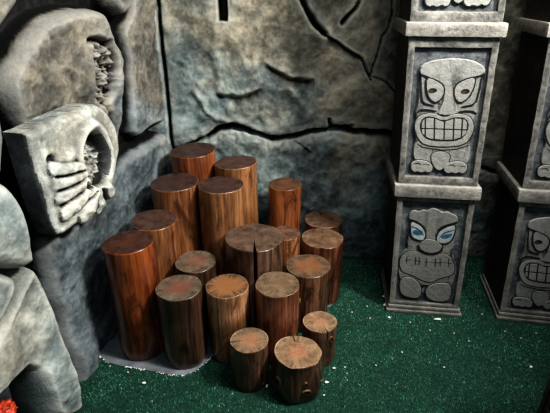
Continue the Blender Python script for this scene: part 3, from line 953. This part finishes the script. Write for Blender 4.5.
def tiki_tooth(parent, w, z0, z1, yp):
    C, P, B, G = tiki_kit(w, z0, z1, yp, conv_tooth)
    plate = P('tiki_face', [[(52, 88), (58, 74), (140, 52), (214, 70), (219, 92), (217, 150), (210, 168), (212, 188), (205, 204), (208, 232), (198, 264), (190, 276), (200, 282), (200, 322), (190, 340),
                             (140, 334), (122, 356), (106, 364), (90, 352), (70, 338), (34, 334), (28, 318), (32, 280), (42, 276), (34, 262), (30, 232), (40, 206), (34, 192), (44, 168), (46, 130)]], M['tiki'], parent, ZP, .006, .0026)
    P('brow', [[(47, 80), (54, 62), (86, 50), (140, 44), (190, 48), (220, 62), (229, 79), (214, 88), (190, 94), (164, 102), (145, 118), (145, 146), (152, 168), (158, 188), (144, 196), (122, 199), (98, 195), (103, 180), (112, 164), (116, 146), (116, 120), (97, 104), (70, 94), (52, 90)]], M['tiki'], plate, -.0118, -.004, .003)
    G('brow_line', [[(49, 86), (70, 94), (96, 104), (114, 117)], [(227, 84), (200, 92), (166, 103), (146, 117)]], .0036, plate, -.0122)
    eyeL = [(66, 94), (92, 101), (117, 116), (116, 144), (96, 164), (77, 156), (66, 131)]
    eyeR = [(144, 116), (170, 99), (201, 90), (200, 116), (186, 147), (162, 164), (144, 147)]
    for e, (px, py) in ((eyeL, (84, 130)), (eyeR, (175, 130))):
        B('eye_outline', e, .0040, plate, -.0124)
        prism('eye', [grow(smooth_poly(C(e), 1), -.0020)], yp - .004, yp - .0132, M['tiki'], plate, bev=.0012, smooth_it=0)
        pp = [(px - 14, py + 1), (px - 5, py - 7), (px + 8, py - 7), (px + 14, py), (px + 6, py + 6), (px - 8, py + 7)]
        P('pupil', [pp], M['groove'], plate, -.0138, -.006, .0003)
        P('pupil', [[(px - 12, py + 2), (px - 4, py - 1), (px + 5, py + 2), (px, py + 6), (px - 8, py + 7)]], M['pupil'], plate, -.0142, -.006, .0003)
    # cheek and temple lines
    G('groove', [[(40, 193), (50, 184), (70, 183), (96, 186)], [(212, 190), (200, 184), (184, 183), (160, 186)], [(52, 92), (52, 128), (55, 158), (64, 166), (90, 172)],
                 [(218, 92), (214, 128), (208, 156), (198, 166), (168, 172)], [(108, 195), (121, 198), (134, 195)]], .0030, plate, -.0124)
    lip = [(31, 234), (37, 212), (48, 199), (84, 190), (120, 204), (152, 190), (190, 196), (203, 212), (207, 234), (198, 260), (186, 276), (160, 286), (110, 290), (62, 286), (42, 268)]
    B('lip_outline', lip, .0036, plate, -.0094)
    P('lip', [lip], M['tiki'], plate, -.0108, -.004, .0022)
    gap = [(46, 230), (57, 205), (82, 200), (117, 213), (150, 200), (183, 203), (193, 226), (180, 259), (152, 271), (110, 273), (72, 270), (55, 256)]
    P('mouth', [gap], M['groove'], plate, -.0112, -.006, .0003)
    xs = [52, 64, 91, 120, 147, 171, 187]
    top = lambda x: float(np.interp(x, [52, 60, 84, 117, 150, 180, 188], [224, 209, 205, 217, 205, 208, 222]))
    bot = lambda x: float(np.interp(x, [52, 58, 74, 110, 150, 176, 187], [244, 254, 265, 268, 266, 256, 242]))
    for i in range(6):
        a, b = xs[i] + 1.9, xs[i + 1] - 1.9; m_ = (a + b) / 2; mid = 237
        for q in ([(a, top(a)), (m_, top(m_)), (b, top(b)), (b, mid - 1.8), (a, mid - 1.8)], [(a, mid + 1.8), (b, mid + 1.8), (b, bot(b)), (m_, bot(m_)), (a, bot(a))]):
            prism('tooth', [C(q)], yp - .006, yp - .0122, M['tiki'], plate, bev=.0011, smooth_it=0)
    tongue = [(82, 316), (92, 306), (112, 302), (132, 306), (142, 316), (136, 338), (120, 357), (106, 363), (92, 350), (84, 334)]
    B('belly_outline', tongue, .0036, plate)
    P('belly', [tongue], M['tiki'], plate)
    G('groove', [[(40, 282), (56, 292), (84, 296), (120, 299), (160, 294), (184, 286), (198, 280)], [(86, 296), (88, 304)], [(106, 298), (107, 306)], [(138, 296), (138, 306)]], .0022, plate, -.0094)
    for foot in ([(20, 352), (22, 340), (36, 332), (62, 332), (80, 338), (90, 352), (86, 366), (74, 371), (66, 366), (54, 372), (42, 367), (32, 371), (22, 364)],
                 [(122, 352), (130, 338), (148, 332), (174, 330), (190, 336), (196, 350), (190, 364), (180, 369), (170, 364), (160, 370), (148, 366), (136, 371), (124, 364)]):
        B('foot_outline', foot, .0032, plate)
        P('foot', [foot], M['tiki'], plate, -.0110, .006, .0024)
    G('groove', [[(28, 344), (46, 342), (52, 348)], [(58, 344), (80, 345)], [(136, 345), (152, 342), (158, 348)], [(166, 344), (188, 345)]], .0026, plate, -.0114)
    return plate

def tiki_blue(parent, w, z0, z1, yp):
    C, P, B, G = tiki_kit(w, z0, z1, yp, conv_blue)
    plate = P('tiki_face', [[(50, 96), (56, 76), (130, 64), (208, 80), (211, 105), (203, 150), (206, 172), (190, 184), (202, 192), (208, 220), (214, 246), (208, 274), (200, 300), (150, 302), (60, 302), (24, 290), (16, 262),
                             (16, 240), (20, 212), (34, 192), (48, 184), (42, 166), (48, 140)]], M['tiki_dark'], parent, ZP, .006, .0026)
    P('brow', [[(44, 90), (50, 74), (66, 68), (80, 74), (92, 66), (108, 69), (124, 60), (146, 63), (158, 72), (176, 67), (194, 74), (208, 78), (216, 92), (200, 100), (172, 107), (148, 120), (140, 136), (142, 158), (130, 166), (110, 162), (104, 146), (106, 126), (92, 110), (66, 98), (48, 97)]], M['tiki_dark'], plate, -.0118, -.004, .003)
    G('brow_line', [[(50, 95), (70, 101), (92, 112), (106, 127)], [(212, 98), (190, 103), (168, 111), (146, 124)]], .0036, plate, -.0122)
    eyeL = [(52, 101), (72, 106), (90, 114), (104, 128), (106, 146), (97, 159), (74, 156), (56, 148), (52, 126)]
    eyeR = [(207, 104), (186, 109), (166, 117), (149, 128), (141, 147), (144, 160), (168, 165), (192, 156), (204, 132)]
    for e, bl in ((eyeL, [(60, 128), (72, 125), (86, 130), (98, 136), (88, 142), (72, 141), (62, 137)]), (eyeR, [(156, 143), (166, 136), (182, 132), (196, 130), (193, 140), (176, 147), (162, 149)])):
        B('eye_outline', e, .0040, plate, -.0124)
        prism('eye', [grow(smooth_poly(C(e), 1), -.0024)], yp - .004, yp - .0132, M['eye_pale'], plate, bev=.0012, smooth_it=0)
        P('iris', [bl], M['blue'], plate, -.0138, -.006, .0003)
    G('eyelid_line', [[(56, 116), (74, 121), (90, 130), (99, 142)], [(202, 120), (184, 124), (166, 132), (152, 146)]], .0022, plate, -.0142)
    nose = [(82, 178), (90, 166), (106, 158), (134, 158), (156, 166), (163, 178), (152, 191), (124, 197), (96, 191)]
    jaw = [(18, 240), (22, 214), (42, 194), (84, 192), (124, 203), (164, 192), (190, 198), (205, 222), (210, 246), (199, 264), (162, 274), (130, 292), (96, 286), (64, 270), (30, 264)]
    B('jaw_outline', jaw, .0034, plate, -.0094)
    P('jaw', [jaw], M['tiki_dark'], plate, -.0106, -.004, .0024)
    P('nose', [[(82, 176), (90, 162), (106, 152), (134, 152), (156, 162), (163, 176), (152, 190), (124, 196), (96, 190)]], M['tiki_dark'], plate, -.0138, -.004, .0026)
    G('nose_line', [[(80, 172), (84, 184), (96, 192), (112, 197), (124, 198), (138, 196), (152, 192), (162, 184), (166, 172)]], .0040, plate, -.0132)
    G('mouth_line', [[(38, 223), (60, 220)], [(68, 222), (94, 224)], [(104, 224), (118, 225)], [(134, 225), (166, 223)], [(172, 222), (198, 224)]], .0036, plate, -.0111)
    G('stitch', [[(45, 210), (44, 233)], [(75, 210), (74, 236)], [(87, 210), (86, 236)], [(111, 212), (111, 238)], [(142, 212), (142, 238)], [(158, 210), (159, 236)], [(186, 208), (189, 235)]], .0040, plate, -.0113)
    for leg in ([(20, 305), (28, 284), (46, 276), (70, 280), (92, 298), (99, 322), (94, 342), (78, 350), (44, 345), (26, 334)],
                [(110, 322), (120, 304), (140, 293), (170, 288), (194, 292), (200, 318), (194, 346), (172, 354), (140, 354), (116, 344)]):
        B('leg_outline', leg, .0038, plate)
        P('leg', [leg], M['tiki_dark'], plate, -.0118, .006, .0034)
    return plate

def pillar(loc, rz, lean, label, faces, wc=.345, wb=.376, wl=.380):
    root = empty('tiki_totem', loc, (0, 0, rz))
    tag(root, label, 'totem')
    h = wb / 2
    bevel_box('base_slab', -h, h, -h, h, 0, .018, .005, M['pillar'], root, 3)
    bevel_box('base_slab', -h + .008, h - .008, -h + .008, h - .008, .018, .040, .008, M['pillar'], root, 4)
    zz = [(.040, .652), (.714, 1.338), (1.392, 2.0)]
    for i, (a, b) in enumerate(zz):
        fr = (.026, .026 if i == 0 else .040, .020 if i == 0 else .036)
        pillar_block(root, wc, a, b, fr, .018, 10 + i)
        yp = -wc / 2 + .018
        pw = wc - 2 * fr[0]
        bevel_box('sunk_panel', -pw / 2 + .001, pw / 2 - .001, yp - .0015, yp + .01, a + fr[2] + .001, b - fr[1] - .001, .0008, M['panel'], root, 20 + i)
        (tiki_blue if faces[i] == 'b' else tiki_tooth)(root, pw, a + fr[2], b - fr[1], yp - .0015)
    q = wl / 2
    for k, (a, b) in enumerate(((.652, .714), (1.338, 1.392))):
        bevel_box('collar', -q, q, -q, q, a, b, .010, M['collar'], root, 30 + k)
    # the whole totem stands slightly out of plumb while its foot stays flat
    done = set()
    for o in root.children_recursive:
        if o.type == 'MESH' and o.data.name not in done:
            done.add(o.data.name)
            for v in o.data.vertices: v.co.x -= lean * v.co.z
    return root
pillar((.787, 2.031, 0), math.radians(-7.1), .050, 'grey stone tiki totem with a blue-eyed face at its foot, nearest the logs', 'btt')
pillar((1.338, 1.957, 0), math.radians(-10), .066, 'grey stone tiki totem at the right edge, only its left half in view', 'ttt')

# ------------------------------------------------------------------ dark wooden thing at the lower right corner
def dark_post():
    x0, y0 = .957, 1.15                       # its far left corner
    root = empty('wooden_stand', (x0 + .17, y0 - .15, 0))
    tag(root, 'dark brown wooden stand, only its upright left edge in view at bottom right corner', 'stand')
    for k in range(4):
        bevel_box('plank', -.165, .165, -.145, .145, .004 + k * .17, .004 + k * .17 + .166, .004, M['dark_wood'], root, 40 + k)
    for sx in (-1, 1):
        bevel_box('corner_post', sx * .16 - .012, sx * .16 + .012, -.158, -.138, 0, .70, .003, M['dark_wood'], root, 50)
        bevel_box('corner_post', sx * .16 - .012, sx * .16 + .012, .138, .158, 0, .70, .003, M['dark_wood'], root, 51)
    bevel_box('top_board', -.18, .18, -.165, .165, .70, .725, .004, M['dark_wood'], root, 52)
dark_post()

# ------------------------------------------------------------------ turf pile
def pile():
    rg = np.random.RandomState(5)
    n = 150000
    x = rg.uniform(-1.0, 1.75, n); y = rg.uniform(1.02, YB - .02, n)
    pp = poly_sdf(x, y, PAD)
    keep = pp < -.002
    for l in LOGS:
        keep &= np.hypot(x - l[1], y - l[2]) > l[4] * 1.0 + .009
    for (cx, cy, rz, hw) in ((.787, 2.031, -7.1, .197), (1.338, 1.957, -10, .197), (1.127, 1.0, 0, .19)):
        a = math.radians(-rz); dx, dy = x - cx, y - cy
        keep &= ~((np.abs(dx * math.cos(a) - dy * math.sin(a)) < hw) & (np.abs(dx * math.sin(a) + dy * math.cos(a)) < hw))
    off = (x - W1[0]) * LN[0] + (y - W1[1]) * LN[1]; along = (x - W1[0]) * LD[0] + (y - W1[1]) * LD[1]
    gs = [p[0] for p in ROCK_G if p[1] < .12]
    keep &= np.where((along > min(gs) - .01), off > .12, off > .012)
    keep &= (np.abs(x) < .62 * (y * cp + CAMH * sp) + .05)
    x, y = x[keep], y[keep]; n = len(x)
    a = rg.uniform(0, 6.28, n); hgt = rg.uniform(.004, .009, n); w = rg.uniform(.0011, .0019, n)
    lean = rg.uniform(0, .007, n); la = rg.uniform(0, 6.28, n)
    V = np.zeros((n, 3, 3))
    V[:, 0] = np.stack([x - w * np.cos(a), y - w * np.sin(a), np.zeros(n)], -1)
    V[:, 1] = np.stack([x + w * np.cos(a), y + w * np.sin(a), np.zeros(n)], -1)
    V[:, 2] = np.stack([x + lean * np.cos(la), y + lean * np.sin(la), hgt], -1)
    me = bpy.data.meshes.new('carpet_pile')
    me.vertices.add(n * 3); me.vertices.foreach_set('co', V.astype(np.float32).ravel())
    me.loops.add(n * 3); me.loops.foreach_set('vertex_index', np.arange(n * 3, dtype=np.int32))
    me.polygons.add(n); me.polygons.foreach_set('loop_start', np.arange(0, n * 3, 3, dtype=np.int32))
    me.update()
    m, nt, b = new_mat('green_turf_blades')
    ge = nt.nodes.new('ShaderNodeNewGeometry')
    rp = ge.outputs['Random Per Island']
    c = ramp(nt, rp, [(0, (.026, .125, .080)), (.5, (.065, .26, .175)), (.88, (.14, .42, .30)), (.984, (.24, .52, .41)), (.991, (.80, .86, .82))])
    patch = ramp(nt, noise(nt, coords(nt), 6, 4, .6), [(.35, .55), (.65, 1.15)])
    c = mixc(nt, 1.0, c, patch, 'MULTIPLY')
    nt.links.new(c, b.inputs['Base Color'])
    b.inputs['Roughness'].default_value = .55
    me.materials.append(m)
    o = bpy.data.objects.new('carpet_pile', me); COL.objects.link(o)
    tag(o, 'short green artificial turf pile covering the floor', 'turf', None, 'stuff')
pile()

# ------------------------------------------------------------------ white chips
def chip(px, py, size, label, long=1.0, group='white chips on the turf', seed=0):
    P = on_floor(px, py, .006)
    r_ = random.Random(int(px * 7 + py * 13) + seed)
    bm = bmesh.new()
    bmesh.ops.create_icosphere(bm, subdivisions=2, radius=size)
    a = r_.uniform(0, 3.14)
    for v in bm.verts:
        c = v.co * (1 + .3 * math.sin(40 / size * .01 * v.co.x * 60 + r_.random()) * .5 + r_.uniform(-.12, .12))
        x = c.x * 1.2 * long; y = c.y * .8; z = c.z * .5
        if long > 1: a = .05
        v.co = (x * math.cos(a) - y * math.sin(a), x * math.sin(a) + y * math.cos(a), z)
    zmin = min(v.co.z for v in bm.verts)
    for v in bm.verts: v.co.z -= zmin
    o = bm_obj('paint_chip', bm, M['chip'], sharp=30)
    o.location = (P[0], P[1], .0035)
    tag(o, label, 'chip', group)
chip(326.5, 382.5, .0075, 'large white chip on the turf right of the knotty front stump')
chip(144, 383, .0060, 'white chip on the turf before the dark stained log', 1.3)
chip(438, 319.5, .0085, 'elongated white chip lying before the foot of the blue-eyed totem', 1.9)
chip(389, 317.5, .0065, 'white chip on the turf at the left front corner of the blue-eyed totem')
chip(384.5, 305, .0090, 'white chip against the left side of the blue-eyed totem base')
chip(386, 297, .0130, 'largest white crumb beside the left side of the blue-eyed totem foot', 1.2)
chip(531, 367, .0070, 'lone white chip on the turf near the bottom right corner')
chip(267, 386, .0070, 'whitish crumb between the two front stumps')
chip(334, 368, .0042, 'white residue at the foot of the right front stump', 1.5)
small = [(367, 306), (376, 365), (345, 367), (469, 341), (454, 333), (482, 314), (521, 338), (444, 367), (410, 322), (430, 330), (279, 390), (324, 395), (370, 318), (352, 312), (128, 372), (110, 366), (505, 331), (536, 333), (402, 352)]
for p in small:
    chip(p[0], p[1], .0036, 'tiny white speck of debris lying on the green turf', group='tiny white specks on the turf')

# ------------------------------------------------------------------ light
def area(name, loc, target, size, power, col):
    d = bpy.data.lights.new(name, 'AREA'); d.shape = 'DISK'; d.size = size; d.energy = power; d.color = col
    o = bpy.data.objects.new(name, d); COL.objects.link(o)
    o.location = loc
    o.rotation_euler = (Vector(target) - Vector(loc)).to_track_quat('-Z', 'Y').to_euler()
    return o
kd = bpy.data.lights.new('key_light', 'SPOT'); kd.energy = 330; kd.color = (1.0, .97, .91); kd.spot_size = math.radians(84); kd.spot_blend = .9; kd.shadow_soft_size = .2
ko = bpy.data.objects.new('key_light', kd); COL.objects.link(ko); ko.location = (1.5, .9, 2.55)
ko.rotation_euler = (Vector((-.35, 1.9, .75)) - Vector(ko.location)).to_track_quat('-Z', 'Y').to_euler()
area('fill_light', (-.1, -.6, 2.5), (0, 1.8, .5), 1.2, 11, (.80, .92, 1.0))
area('ceiling_light', (.62, 1.1, 2.75), (.5, 1.9, .3), .6, 25, (1.0, .96, .90))
w = bpy.data.worlds.new('room_glow'); scene.world = w; w.use_nodes = True
w.node_tree.nodes['Background'].inputs[0].default_value = (.55, .72, .85, 1)
w.node_tree.nodes['Background'].inputs[1].default_value = .012
scene.view_settings.view_transform = 'Standard'
scene.view_settings.look = 'High Contrast'
scene.view_settings.exposure = 0.0
scene.view_settings.gamma = 1.0
